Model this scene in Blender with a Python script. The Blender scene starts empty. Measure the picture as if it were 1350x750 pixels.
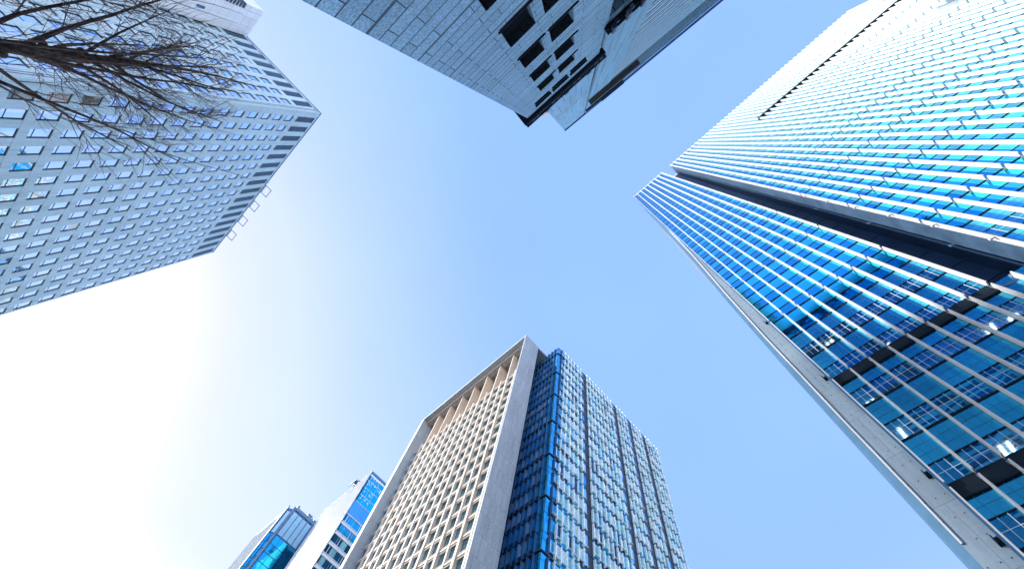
import bpy, math, random
from mathutils import Vector, Matrix
R = math.radians
C = bpy.context.scene.collection
scn = bpy.context.scene

# ------------------------------------------------------------------ camera
EYE = Vector((0, 0, 1.6))
RGT = Vector((0.68501875, -0.71532269, 0.138068))
DWN = Vector((0.71716764, 0.62878436, -0.30050093))
FWD = Vector((0.12814014, 0.30486667, 0.94373535))
cd = bpy.data.cameras.new('camera')
cam = bpy.data.objects.new('camera', cd); C.objects.link(cam)
m = Matrix((RGT, -DWN, -FWD)).transposed().to_4x4(); m.translation = EYE
cam.matrix_world = m
cd.sensor_width = 36; cd.lens = 581 / 1350 * 36
cd.clip_start = 0.1; cd.clip_end = 6000
scn.camera = cam

# ------------------------------------------------------------------ sky and sun
SUN_AZ, SUN_EL = 122.0, 29.0          # azimuth counted from +X towards +Y
w = bpy.data.worlds.new('World'); scn.world = w; w.use_nodes = True
nt = w.node_tree; nt.nodes.clear()
sky = nt.nodes.new('ShaderNodeTexSky'); sky.sky_type = 'NISHITA'; sky.sun_disc = False
sky.sun_elevation = R(SUN_EL); sky.sun_rotation = R(90 - SUN_AZ)
sky.air_density = 1.0; sky.dust_density = 0.35; sky.ozone_density = 2.0; sky.altitude = 30
bg = nt.nodes.new('ShaderNodeBackground'); bg.inputs[1].default_value = 0.15
out = nt.nodes.new('ShaderNodeOutputWorld')
# hazy bright sky: the Nishita brightness is remapped to the pale blue .. white range of a thin winter haze
sp = nt.nodes.new('ShaderNodeSeparateColor'); nt.links.new(sky.outputs[0], sp.inputs[0])
nm = nt.nodes.new('ShaderNodeMath'); nm.operation = 'MULTIPLY'; nm.inputs[1].default_value = .15 / .9
nt.links.new(sp.outputs[0], nm.inputs[0])
rp = nt.nodes.new('ShaderNodeValToRGB'); nt.links.new(nm.outputs[0], rp.inputs[0])
rp.color_ramp.interpolation = 'LINEAR'
STOPS = [(.00, (.16, .26, .62)), (.075, (.34, .60, 1.42)), (.115, (.355, .61, 1.40)), (.16, (.50, .715, 1.36)), (.205, (.625, .80, 1.32)), (.25, (.74, .87, 1.28)),
         (.36, (.86, .93, 1.24)), (.45, (1.0, 1.01, 1.2)), (.60, (1.3, 1.28, 1.28)), (.9, (2.0, 1.95, 1.9))]
er = rp.color_ramp.elements
for i, (p_, c_) in enumerate(STOPS):
    e = er[i] if i < 2 else er.new(p_ / .9)
    e.position = p_ / .9; e.color = (c_[0] / 2, c_[1] / 2, c_[2] / 2, 1)
tn = nt.nodes.new('ShaderNodeVectorMath'); tn.operation = 'SCALE'
tn.inputs[3].default_value = 2 / (2 ** 1.6 * .15)
# the haze thickens and brightens low over the city (below about 30 degrees)
tc = nt.nodes.new('ShaderNodeTexCoord'); sz = nt.nodes.new('ShaderNodeSeparateXYZ'); nt.links.new(tc.outputs['Generated'], sz.inputs[0])
lo = nt.nodes.new('ShaderNodeMapRange'); lo.interpolation_type = 'SMOOTHSTEP'; nt.links.new(sz.outputs[2], lo.inputs[0])
lo.inputs[1].default_value = .05; lo.inputs[2].default_value = .50; lo.inputs[3].default_value = 3.8; lo.inputs[4].default_value = 1.0
hs = nt.nodes.new('ShaderNodeVectorMath'); hs.operation = 'SCALE'; nt.links.new(lo.outputs[0], hs.inputs[3])
nt.links.new(rp.outputs[0], tn.inputs[0]); hn = nt.nodes.new('ShaderNodeTexNoise'); hn.inputs['Scale'].default_value = 1.6; hn.inputs['Detail'].default_value = 3; nt.links.new(tc.outputs['Generated'], hn.inputs['Vector'])
hr = nt.nodes.new('ShaderNodeMapRange'); nt.links.new(hn.outputs['Fac'], hr.inputs[0]); hr.inputs[1].default_value = .3; hr.inputs[2].default_value = .7; hr.inputs[3].default_value = .97; hr.inputs[4].default_value = 1.06
hu = nt.nodes.new('ShaderNodeVectorMath'); hu.operation = 'SCALE'; nt.links.new(hr.outputs[0], hu.inputs[3]); nt.links.new(tn.outputs[0], hu.inputs[0]); nt.links.new(hu.outputs[0], hs.inputs[0]); nt.links.new(hs.outputs[0], bg.inputs[0]); nt.links.new(bg.outputs[0], out.inputs[0])
sd = bpy.data.lights.new('sun', 'SUN'); sd.energy = 2.7; sd.angle = R(0.5); sd.color = (1, .93, .84)
sun = bpy.data.objects.new('sun', sd); C.objects.link(sun)
sdir = Vector((math.cos(R(SUN_EL)) * math.cos(R(SUN_AZ)), math.cos(R(SUN_EL)) * math.sin(R(SUN_AZ)), math.sin(R(SUN_EL))))
sun.rotation_euler = sdir.to_track_quat('Z', 'Y').to_euler()
sun.location = (0, 0, 400)
vs = scn.view_settings
vs.view_transform = 'Standard'; vs.look = 'None'; vs.gamma = 1; vs.use_curve_mapping = False
vs.exposure = 1.6

# ------------------------------------------------------------------ materials
MATS = {}
def base(name, rough=.6, metal=0.0, col=(.5, .5, .5), spec=.5):
    mt = bpy.data.materials.new(name); mt.use_nodes = True
    n = mt.node_tree; b = n.nodes['Principled BSDF']
    b.inputs['Base Color'].default_value = (*col, 1)
    b.inputs['Roughness'].default_value = rough; b.inputs['Metallic'].default_value = metal
    b.inputs['Specular IOR Level'].default_value = spec
    MATS[name] = mt
    return mt, n, b
def N(n, t, **k):
    x = n.nodes.new(t)
    for a, v in k.items(): setattr(x, a, v)
    return x
def mixc(n, fac, a, b, mode='MIX'):
    x = N(n, 'ShaderNodeMix', data_type='RGBA', blend_type=mode)
    for s, v in ((x.inputs[0], fac), (x.inputs[6], a), (x.inputs[7], b)):
        if hasattr(v, 'links') or isinstance(v, bpy.types.NodeSocket): n.links.new(v, s)
        elif isinstance(v, tuple): s.default_value = (*v, 1)
        else: s.default_value = v
    return x.outputs[2]
def noise(n, scale, detail=3, vec=None, rough=.6):
    x = N(n, 'ShaderNodeTexNoise'); x.inputs['Scale'].default_value = scale
    x.inputs['Detail'].default_value = detail; x.inputs['Roughness'].default_value = rough
    if vec is not None: n.links.new(vec, x.inputs['Vector'])
    return x.outputs['Fac']
def ramp(n, src, a, b, ca=(0, 0, 0), cb=(1, 1, 1)):
    x = N(n, 'ShaderNodeMapRange'); n.links.new(src, x.inputs[0])
    x.inputs[1].default_value = a; x.inputs[2].default_value = b
    return x.outputs[0]
def cellnoise(n, pu, pv, ou=0., ov=0.):
    uv = N(n, 'ShaderNodeUVMap', uv_map='UVMap')
    mp = N(n, 'ShaderNodeVectorMath', operation='DIVIDE'); mp.inputs[1].default_value = (pu, pv, 1)
    ad = N(n, 'ShaderNodeVectorMath', operation='ADD'); ad.inputs[1].default_value = (ou, ov, 0)
    n.links.new(uv.outputs[0], ad.inputs[0]); n.links.new(ad.outputs[0], mp.inputs[0])
    fl = N(n, 'ShaderNodeVectorMath', operation='FLOOR'); n.links.new(mp.outputs[0], fl.inputs[0])
    wn = N(n, 'ShaderNodeTexWhiteNoise', noise_dimensions='3D'); n.links.new(fl.outputs[0], wn.inputs['Vector'])
    return wn.outputs['Value']
def stone(name, col, bw=1.5, bh=.8, joint=.012, jcol=.35, var=.12, grain=14., gamt=.25, rough=.65, offset=.5, bump=.1, big=.12, spec=.4, hj=0.):
    mt, n, b = base(name, rough, 0, col, spec)
    uv = N(n, 'ShaderNodeUVMap', uv_map='UVMap').outputs[0]
    br = N(n, 'ShaderNodeTexBrick'); n.links.new(uv, br.inputs['Vector'])
    br.offset = offset; br.inputs['Scale'].default_value = 1
    br.inputs['Brick Width'].default_value = bw; br.inputs['Row Height'].default_value = bh
    br.inputs['Mortar Size'].default_value = joint; br.inputs['Mortar Smooth'].default_value = .1
    br.inputs['Bias'].default_value = 0
    br.inputs['Color1'].default_value = (*[c * (1 - var) for c in col], 1)
    br.inputs['Color2'].default_value = (*[min(1, c * (1 + var)) for c in col], 1)
    br.inputs['Mortar'].default_value = (*[c * jcol for c in col], 1)
    geo = N(n, 'ShaderNodeNewGeometry').outputs['Position']
    g = noise(n, grain, 2, geo, .8)
    gm = ramp(n, g, .3, .7)
    dk = mixc(n, gm, tuple([1 - gamt] * 3), tuple([1 + gamt * .5] * 3))
    c1 = mixc(n, 1.0, br.outputs['Color'], dk, 'MULTIPLY')
    if hj:
        sx = N(n, 'ShaderNodeSeparateXYZ'); n.links.new(uv, sx.inputs[0])
        for per, wd in ((bh, hj), (bh * 5, hj * 2.6)):
            md = N(n, 'ShaderNodeMath', operation='FLOORED_MODULO'); n.links.new(sx.outputs[1], md.inputs[0]); md.inputs[1].default_value = per
            lt = N(n, 'ShaderNodeMath', operation='LESS_THAN'); n.links.new(md.outputs[0], lt.inputs[0]); lt.inputs[1].default_value = wd
            c1 = mixc(n, lt.outputs[0], c1, tuple(c * .16 for c in col))
    lg = ramp(n, noise(n, .12, 4, geo), .3, .7)
    c2 = mixc(n, 1.0, c1, mixc(n, lg, tuple([1 - big] * 3), (1, 1, 1)), 'MULTIPLY')
    sv = N(n, 'ShaderNodeVectorMath', operation='MULTIPLY'); sv.inputs[1].default_value = (1, 1, .05); n.links.new(geo, sv.inputs[0])
    sk = ramp(n, noise(n, 1.3, 4, sv.outputs[0]), .35, .65)
    c2 = mixc(n, 1.0, c2, mixc(n, sk, (.88, .89, .90), (1.04, 1.04, 1.04)), 'MULTIPLY')
    n.links.new(c2, b.inputs['Base Color'])
    bp = N(n, 'ShaderNodeBump'); bp.inputs['Strength'].default_value = bump; bp.inputs['Distance'].default_value = .02
    n.links.new(g, bp.inputs['Height']); n.links.new(bp.outputs[0], b.inputs['Normal'])
    return mt
def metal(name, col, rough=.4, met=.0, amt=.15, scale=.6, spec=.3):
    mt, n, b = base(name, rough, met, col, spec)
    geo = N(n, 'ShaderNodeNewGeometry').outputs['Position']
    f = ramp(n, noise(n, scale, 5, geo), .3, .7)
    c = mixc(n, f, tuple(x * (1 - amt) for x in col), tuple(min(1, x * (1 + amt)) for x in col))
    n.links.new(c, b.inputs['Base Color'])
    r = N(n, 'ShaderNodeMapRange'); n.links.new(f, r.inputs[0]); r.inputs[3].default_value = rough * .8; r.inputs[4].default_value = rough * 1.2
    n.links.new(r.outputs[0], b.inputs['Roughness'])
    return mt
def glass(name, tint, rough=.04, met=1.0, wave=.004, cu=1.5, cv=4., var=.3, clear=0.0, tint2=None, ou=0., ov=0., rust=0):
    """coated facade glass: a tinted mirror, each pane a little different in tint and in how flat it hangs"""
    mt, n, b = base(name, rough, met, tint)
    cn = cellnoise(n, cu, cv, ou, ov)
    t2 = tint2 or tuple(x * (1 - var) for x in tint)
    n.links.new(mixc(n, cn, tint, t2), b.inputs['Base Color'])
    geo = N(n, 'ShaderNodeNewGeometry')
    # panes slightly out of plane + roller-wave
    wv = noise(n, .35, 2, geo.outputs['Position'])
    bp = N(n, 'ShaderNodeBump'); bp.inputs['Strength'].default_value = 1; bp.inputs['Distance'].default_value = wave * 10
    n.links.new(wv, bp.inputs['Height'])
    n.links.new(bp.outputs[0], b.inputs['Normal'])
    if clear > 0:
        tr = N(n, 'ShaderNodeBsdfTransparent'); tr.inputs[0].default_value = (.45, .75, .95, 1)
        mx = N(n, 'ShaderNodeMixShader'); mx.inputs[0].default_value = clear
        o = n.nodes['Material Output']
        n.links.new(b.outputs[0], mx.inputs[1]); n.links.new(tr.outputs[0], mx.inputs[2]); n.links.new(mx.outputs[0], o.inputs[0])
    return mt
def emit(name, col, s):
    mt, n, b = base(name, .5, 0, col)
    b.inputs['Emission Color'].default_value = (*col, 1); b.inputs['Emission Strength'].default_value = s
    return mt

stone('granite_white', (.43, .60, .69), 2.76, 3.52, .03, .45, .05, 3, .10, .55, 0, .03)
stone('tile_white', (.74, .80, .84), 1.35, 2.1, .03, .55, .04, 3, .08, .5, 0, .03)
stone('granite_blue', (.36, .62, .80), 0.95, .361, .008, .10, .10, 26, .5, .6, .36, .3, .12, hj=.022)
stone('granite_dark', (.05, .06, .075), 0.95, .361, .012, .3, .1, 14, .6, .6, .36, .3)
stone('panel_blue', (.34, .58, .74), 1.4, 8., .03, .3, .06, 6, .25, .55, .5, .05)
stone('stone_beige', (.60, .53, .45), 3.5, 1.5, .02, .5, .07, 5, .15, .65, 0, .05)
stone('stone_cream', (.58, .49, .39), 3.0, 4.5, .02, .6, .05, 5, .12, .65, 0, .05)
stone('stone_frame', (.37, .42, .45), 1.65, 4.5, .03, .5, .07, 7, .3, .6, .5, .1)
stone('stone_pier', (.23, .31, .38), 1.1, 4.28, .014, .5, .06, 6, .10, .7, .5, .1)
stone('pink_stone', (.55, .47, .42), 1.2, 3.5, .02, .5, .08, 5, .2, .7, 0, .05)
stone('paving', (.34, .33, .32), 1.2, .6, .01, .5, .1, 8, .3, .8, .5)
metal('asphalt', (.05, .05, .052), .9, 0, .2, 2.)
metal('line_paint', (.75, .75, .72), .7, 0, .1, 3.)
metal('rib_pale', (.66, .82, .92), .5, 0, .08)
metal('crown_blue', (.26, .46, .62), .7, 0, .08, .3, .05)
metal('pier_shade', (.06, .13, .22), .95, 0, .1, .6, .02)  # dark blue paints the shade on the pier's chamfer and side
metal('wall_pale', (.14, .20, .27), .9, 0, .1, .6, .05)
metal('fin_white', (.56, .56, .55), .45, 0, .04)
metal('fin_silver', (.70, .82, .84), .35, .0, .2, 1.5)
metal('frame_dark', (.03, .045, .065), .4, .3)
metal('frame_blue', (.06, .15, .27), .35, .4)
metal('slat_blue', (.10, .18, .27), .45, .2)
metal('slat_dark', (.035, .06, .10), .45, .2)
metal('recess_panel', (.05, .10, .18), .5, .2, .25, .4)
metal('joint_black', (.014, .024, .036), .8, 0, .15, .6, .1)
metal('white_metal', (.66, .68, .70), .7, 0, .08, .6, .1)
metal('bracket_grey', (.16, .20, .26), .5)
metal('bar_brown', (.10, .075, .07), .6)
metal('ceiling_white', (.8, .82, .85), .8)
metal('core_wall', (.10, .14, .2), .8)
metal('blind_white', (.62, .68, .74), .7)
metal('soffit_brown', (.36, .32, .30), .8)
metal('panel_silver', (.22, .27, .32), .9, 0, .1, .3, .05)
glass('glass_hotel', (1.0, 1.0, 1.0), .03, 1, .001, 2.76, 3.52, .35, 0, (.74, .92, 1.0))
glass('glass_spandrel', (.02, .66, .82), .10, 1, .001, 1.6, 4.283, .15)
glass('glass_vision', (.0, .42, .74), .03, 1, .003, 1.6, 4.283, .22)
glass('glass_spandrel_low', (.08, .66, .95), .2, 1, .001, 1.6, 4.283, .25)
glass('glass_vision_clear', (.04, .46, .80), .02, 1, .0012, 1.6, 4.283, .3, .22)
glass('glass_dark', (.02, .025, .035), .06, .2, .002, 2, 3, .3)
glass('glass_window', (.40, .80, 1.0), .04, 1, .003, 1.76, 4.5, .3)
glass('glass_bluecorner', (.05, .60, .85), .04, 1, .002, 1.6, 2.3, .4)
glass('glass_turquoise', (.45, .88, .88), .06, 1, .004, 1.7, 4.5, .4)
glass('glass_pale', (.92, 1.0, .96), .12, 1, .004, 1.7, 4.5, .2)
glass('glass_navy', (.02, .15, .28), .06, 1, .003, 1.6, 4.5, .4)
glass('glass_cyan', (.03, .56, .88), .05, 1, .003, 2.1, 4.5, .3)
glass('glass_ribbed', (.14, .38, .62), .10, 1, .004, 2, 4.3, .2)
glass('glass_skyband', (.16, .54, .80), .10, 1, .003, 2, 8, .1)
emit('lamp_white', (1, .97, .9), 5.0)

def bark():
    mt, n, b = base('bark', .9, 0, (.07, .05, .045))
    geo = N(n, 'ShaderNodeNewGeometry').outputs['Position']
    f = ramp(n, noise(n, 9, 5, geo, .7), .35, .65)
    n.links.new(mixc(n, f, (.03, .022, .02), (.15, .115, .10)), b.inputs['Base Color'])
    bp = N(n, 'ShaderNodeBump'); bp.inputs['Strength'].default_value = .6; bp.inputs['Distance'].default_value = .03
    n.links.new(f, bp.inputs['Height']); n.links.new(bp.outputs[0], b.inputs['Normal'])
bark()
metal('twig_bark', (.17, .13, .11), .85, 0, .35, 4)

# ------------------------------------------------------------------ mesh building
class Face:
    """a facade plane: origin, direction along it, outward normal"""
    def __init__(s, ox, oy, dx, dy, nx, ny, k=1.0):
        s.k = k; s.o = Vector((ox, oy, 0)) * k; s.d = Vector((dx, dy, 0)).normalized(); s.n = Vector((nx, ny, 0)).normalized()
    def p(s, a, d, z):
        if s.k != 1.0: a *= s.k; d *= s.k; z = (z * s.k + 1.6 * (1 - s.k)) if z > 3 else z
        return s.o + s.d * a + s.n * d + Vector((0, 0, z))
WORLD = Face(0, 0, 1, 0, 0, 1)
QUADS = ((0, 1, 2, 3), (7, 6, 5, 4), (0, 4, 5, 1), (1, 5, 6, 2), (2, 6, 7, 3), (3, 7, 4, 0))
class MB:
    def __init__(s): s.v = []; s.f = []; s.mi = []
    def box(s, F, a0, a1, d0, d1, z0, z1, mi=0):
        b = len(s.v)
        for z in (z0, z1):
            for a, d in ((a0, d0), (a1, d0), (a1, d1), (a0, d1)): s.v.append(F.p(a, d, z))
        flip = F.d.cross(F.n).z < 0
        for q in QUADS:
            q = tuple(b + i for i in q)
            s.f.append(q if flip else q[::-1]); s.mi.append(mi)
        return s
    def quad(s, pts, mi=0):
        b = len(s.v); s.v += [Vector(p) for p in pts]; s.f.append(tuple(range(b, b + len(pts)))); s.mi.append(mi); return s
    def pane(s, F, a0, a1, d, z0, z1, mi=0):
        pts = [F.p(a0, d, z0), F.p(a1, d, z0), F.p(a1, d, z1), F.p(a0, d, z1)]
        if (pts[1] - pts[0]).cross(pts[3] - pts[0]).dot(F.n) < 0: pts = pts[::-1]
        return s.quad(pts, mi)
    def tube(s, pts, rads, n=5, mi=0):
        b0 = len(s.v); k = len(pts)
        for i, (p, r) in enumerate(zip(pts, rads)):
            t = (pts[min(i + 1, k - 1)] - pts[max(i - 1, 0)]).normalized()
            u = t.cross(Vector((.3, .2, .9))).normalized(); w_ = t.cross(u)
            for j in range(n):
                a = 2 * math.pi * j / n
                s.v.append(p + (u * math.cos(a) + w_ * math.sin(a)) * r)
        for i in range(k - 1):
            for j in range(n):
                q = b0 + i * n + j; q2 = b0 + i * n + (j + 1) % n
                s.f.append((q, q2, q2 + n, q + n)); s.mi.append(mi)
        s.f.append(tuple(b0 + j for j in range(n))[::-1]); s.mi.append(mi)
        s.f.append(tuple(b0 + (k - 1) * n + j for j in range(n))); s.mi.append(mi)
        return s
    def prism(s, poly, z0, z1, mi=0):
        """vertical prism over a counter-clockwise plan polygon"""
        b = len(s.v); n = len(poly)
        for z in (z0, z1): s.v += [Vector((x, y, z)) for x, y in poly]
        s.f.append(tuple(b + i for i in range(n))[::-1]); s.mi.append(mi)
        s.f.append(tuple(b + n + i for i in range(n))); s.mi.append(mi)
        for i in range(n):
            j = (i + 1) % n; s.f.append((b + i, b + j, b + n + j, b + n + i)); s.mi.append(mi)
        return s
    def add(s, o):
        b = len(s.v); s.v += o.v; s.f += [tuple(b + i for i in q) for q in o.f]; s.mi += o.mi; return s
    def build(s, name, mats, parent=None, smooth=False):
        if isinstance(mats, str): mats = [mats]
        me = bpy.data.meshes.new(name)
        off = parent['_base'] if parent is not None else (0, 0, 0)
        off = Vector(off)
        me.from_pydata([tuple(v - off) for v in s.v], [], s.f)
        for m_ in mats: me.materials.append(MATS[m_])
        uv = me.uv_layers.new(name='UVMap')
        data = [0.0] * (2 * len(me.loops))
        for i, q in enumerate(s.f):
            p0, p1, p2 = s.v[q[0]], s.v[q[1]], s.v[q[2]]
            nn = (p1 - p0).cross(p2 - p1)
            if nn.length > 0: nn.normalize()
            pl = me.polygons[i]; pl.material_index = s.mi[i]; pl.use_smooth = smooth
            if abs(nn.z) > .75: ux = Vector((1, 0, 0)); vy = Vector((0, 1, 0))
            else:
                ux = Vector((-nn.y, nn.x, 0)).normalized(); vy = Vector((0, 0, 1))
            for li, vi in zip(pl.loop_indices, q):
                data[2 * li] = s.v[vi].dot(ux); data[2 * li + 1] = s.v[vi].dot(vy)
        uv.data.foreach_set('uv', data)
        o = bpy.data.objects.new(name, me); C.objects.link(o)
        if parent is not None: o.parent = parent; o['_base'] = tuple(off)
        return o

def thing(name, label, cat, loc, group=None):
    o = bpy.data.objects.new(name, None); C.objects.link(o)
    o.location = loc; o['label'] = label; o['category'] = cat; o['_base'] = tuple(loc)
    o.empty_display_size = 2
    if group: o['group'] = group
    return o
def px(p):
    q = p - EYE; f = q.dot(FWD)
    if f < .5: return None
    return 675 + 581 * q.dot(RGT) / f, 375 + 581 * q.dot(DWN) / f
def shown(mb):
    """how large a piece shows in the photograph (pixels squared)"""
    pts = [px(v) for v in mb.v]
    if any(p is None for p in pts): return 0
    x0 = max(0, min(p[0] for p in pts)); x1 = min(1350, max(p[0] for p in pts))
    y0 = max(0, min(p[1] for p in pts)); y1 = min(750, max(p[1] for p in pts))
    return max(0, x1 - x0) * max(0, y1 - y0)
def parts(name, items, mats, parent, submats=None, subname=None, limit=100, subs=None):
    """each item a mesh of its own; past `limit`, the smallest ones go into one 'stuff' part"""
    idx = sorted(range(len(items)), key=lambda i: -shown(items[i]))
    idx = [i for i in idx]
    for i in idx[:limit]:
        o = items[i].build(name, mats, parent)
        if subs: subs[i].build(subname, submats, o)
    rest = idx[limit:]
    if rest:
        a = MB()
        for i in rest: a.add(items[i])
        o = a.build(name, mats, parent); o['kind'] = 'stuff'
        if subs:
            a = MB()
            for i in rest: a.add(subs[i])
            a.build(subname, submats, o)['kind'] = 'stuff'
def grid_wall(F, W, H, holes_s, holes_z, d0, d1, mb=None, s0=0., z0=0.):
    """wall slab with a regular grid of openings: full-length bands, then piers between the openings"""
    mb = mb or MB(); zc = z0
    for (a, b) in sorted(holes_z):
        if a > zc: mb.box(F, s0, W, d0, d1, zc, a)
        sc = s0
        for (c, d) in sorted(holes_s):
            if c > sc: mb.box(F, sc, c, d0, d1, a, b)
            sc = d
        if W > sc: mb.box(F, sc, W, d0, d1, a, b)
        zc = b
    if H > zc: mb.box(F, s0, W, d0, d1, zc, H)
    return mb

# ================================================================== ground
g = MB(); g.quad([(-2500, -2500, -.12), (2500, -2500, -.12), (2500, 2500, -.12), (-2500, 2500, -.12)])
o = g.build('ground', 'paving'); o['kind'] = 'structure'
g = MB(); g.box(WORLD, 6, 24, -260, 300, -.114, -.108); o = g.build('road', 'asphalt'); o['kind'] = 'structure'
g = MB()
for i in range(-40, 48): g.box(WORLD, 14.9, 15.1, i * 6, i * 6 + 3, -.104, -.102)
for x in (6.5, 23.3): g.box(WORLD, x, x + .15, -260, 300, -.104, -.102)
o = g.build('road_marking', 'line_paint'); o['kind'] = 'structure'
g = MB(); g.box(WORLD, -2.2, 5.7, -260, 300, -.11, .0); o = g.build('pavement', 'paving'); o['kind'] = 'structure'
g = MB(); g.box(WORLD, 24.3, 29.5, -260, 300, -.11, .0); o = g.build('pavement', 'paving'); o['kind'] = 'structure'
g = MB(); g.box(WORLD, -43.5, -4.5, 4.5, 36, -.11, .0); o = g.build('plaza', 'paving'); o['kind'] = 'structure'
g = MB()
for x in (5.75, 24.05): g.box(WORLD, x, x + .2, -260, 300, -.11, .03)
o = g.build('kerb', 'stone_frame'); o['kind'] = 'structure'

q = MB(); q.box(WORLD, -250, -163, 300, 306, 0, 244.5)
o = q.build('shadow_tower', 'stone_frame'); o['kind'] = 'structure'  # unseen tower slab, added and shaped to cast the shadow on C's lower front
# ================================================================== A : white stone tower, upper left
A = thing('office_tower', 'pale stone office tower with rows of small square windows behind the bare tree', 'building', (-44, 36.6, 0))
FA = Face(-44, 36.6, 0, 1, 1, 0)        # long face towards the street
FB = Face(-44, 36.6, -1, 0, 0, -1)      # short face
LA, LB = 47.6, 21.8
sA = [(1.45 + 2.76 * j, 2.95 + 2.76 * j) for j in range(17)]
sB = [(1.65 + 2.66 * j, 3.20 + 2.66 * j) for j in range(8)]
zW = [(89.25 - 3.52 * k - .1, 89.25 - 3.52 * k + 2.35) for k in range(25)]
zW = [z for z in zW if z[0] > 3]
louv = [(93.0, 99.4)]
wall = grid_wall(FA, LA, 100, sA, zW + louv, -.45, 0)
wall.build('wall', 'granite_white', A)
wall = grid_wall(FB, LB, 100, sB, zW + louv, -.45, 0, s0=.46)
wall.build('wall', 'granite_white', A)
c = MB(); c.box(WORLD, -90, -44.5, 37.1, 83.7, 0, 99.2); c.build('building_core', 'core_wall', A)
c = MB(); c.box(FA, 47.6, 47.603, -46, 0, 0, 100); c.box(FA, -.0, 47.6, -46, -.46, 99.2, 99.5); c.build('roof', 'granite_white', A)
# corner pilaster edge, coping
c = MB(); c.box(FB, .62, .70, 0, .05, 0, 100).box(FB, .95, 1.02, 0, .05, 0, 100); c.build('corner_trim', 'bracket_grey', A)
c = MB(); c.box(FA, 0, LA + .1, -.3, .06, 100.0, 100.35).box(FB, .0, LB, -.3, .06, 100.0, 100.35); c.build('coping', 'slat_blue', A)
wins, panes = [], []
def punched(F, a0, a1, z0, z1):
    f = MB(); d = -.17
    f.box(F, a0, a0 + .07, d, d + .06, z0, z1); f.box(F, a1 - .09, a1, d, d + .09, z0, z1)
    f.box(F, a0 + .07, a1 - .12, d, d + .06, z1 - .07, z1); f.box(F, a0 + .07, a1 - .12, d, d + .09, z0, z0 + .07)
    f.box(F, a0 + .07, a1 - .12, d, d + .05, z0 + .50, z0 + .58)
    f.box(F, a0, a1, d + .002, .0, z0 - .001, z0 + .0, 0) if False else None
    p = MB(); dd = d + .02 + random.uniform(-.004, .004)
    p.pane(F, a0 + .07, a1 - .12, dd, z0 + .07, z0 + .50)
    if random.random() < .03:
        h = random.uniform(.2, .75) * (z1 - z0 - .65)
        p.pane(F, a0 + .07, a1 - .12, dd, z0 + .58, z1 - .07 - h); p.pane(F, a0 + .07, a1 - .12, dd, z1 - .07 - h, z1 - .07, 1)
    else: p.pane(F, a0 + .07, a1 - .12, dd, z0 + .58, z1 - .07)
    return f, p
random.seed(4)
for F, ss in ((FA, sA), (FB, sB)):
    for a in ss:
        for z in zW:
            f, p = punched(F, a[0], a[1], z[0], z[1]); wins.append(f); panes.append(p)
parts('window', wins, 'frame_dark', A, ['glass_hotel', 'blind_white'], 'pane', subs=panes)
lv = []
for F, ss in ((FA, sA), (FB, sB)):
    for a in ss:
        q = MB(); q.pane(F, a[0], a[1], -.40, 93, 99.4, 1)
        nb = 9
        for i in range(nb):
            x = a[0] + (i + .5) * (a[1] - a[0]) / nb
            q.box(F, x - .035, x + .035, -.38, -.12, 93, 99.4)
        q.box(F, a[0], a[1], -.2, -.1, 93.0, 93.12)
        lv.append(q)
parts('louver', lv, ['slat_blue', 'slat_dark'], A)
# service tower standing proud of the short face
tw = MB(); tw.box(WORLD, -95, -65.8, 29.85, 36.55, 0, 87.6)
tw.box(WORLD, -95, -66.6, 30.65, 36.55, 87.6, 95.3); tw.box(WORLD, -66.6, -65.8, 30.95, 36.55, 87.6, 95.3)
tw.box(WORLD, -95, -68.6, 29.85, 30.65, 87.6, 95.3)
tw.box(WORLD, -95, -65.8, 29.85, 36.55, 95.3, 100.4)
st = tw.build('stair_tower', 'tile_white', A); st['label'] = 'white tiled stair tower with a dark corner louver'
q = MB(); FT = Face(-65.8, 29.85, 0, 1, 1, 0); FT2 = Face(-65.8, 29.85, -1, 0, 0, -1)
for i in range(9): q.box(FT, .02, 1.08, -.12, -.04, 87.8 + i * .85, 88.25 + i * .85)
for i in range(9): q.box(FT2, .14, 2.75, -.12, -.04, 87.8 + i * .85, 88.25 + i * .85)
q.build('louver', 'slat_dark', st)
for y, z in ((3.6, 85.0), (3.6, 78.5), (3.6, 72)):
    q = MB(); q.box(FT, y, y + .55, .0, .05, z, z + 1.9); q.build('window', 'frame_blue', st)
# rope-access frames over the roof edge
for y0 in (59.6, 64.85, 70.2, 75.55):
    q = MB(); z = 100.1
    for (x, yy, x2, y2) in ((-44.6, y0, -42.25, y0), (-44.6, y0 + 2.25, -42.25, y0 + 2.25), (-42.3, y0, -42.3, y0 + 2.25), (-43.85, y0, -43.85, y0 + 2.25)):
        q.box(WORLD, min(x, x2) - .05, max(x, x2) + .05, min(yy, y2) - .05, max(yy, y2) + .05, z + .3, z + .42)
    for yy in (y0, y0 + 2.25): q.box(WORLD, -44.6, -44.5, yy - .05, yy + .05, 99.5, z + .3)
    q.build('outrigger_frame', 'slat_blue', A)

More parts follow.
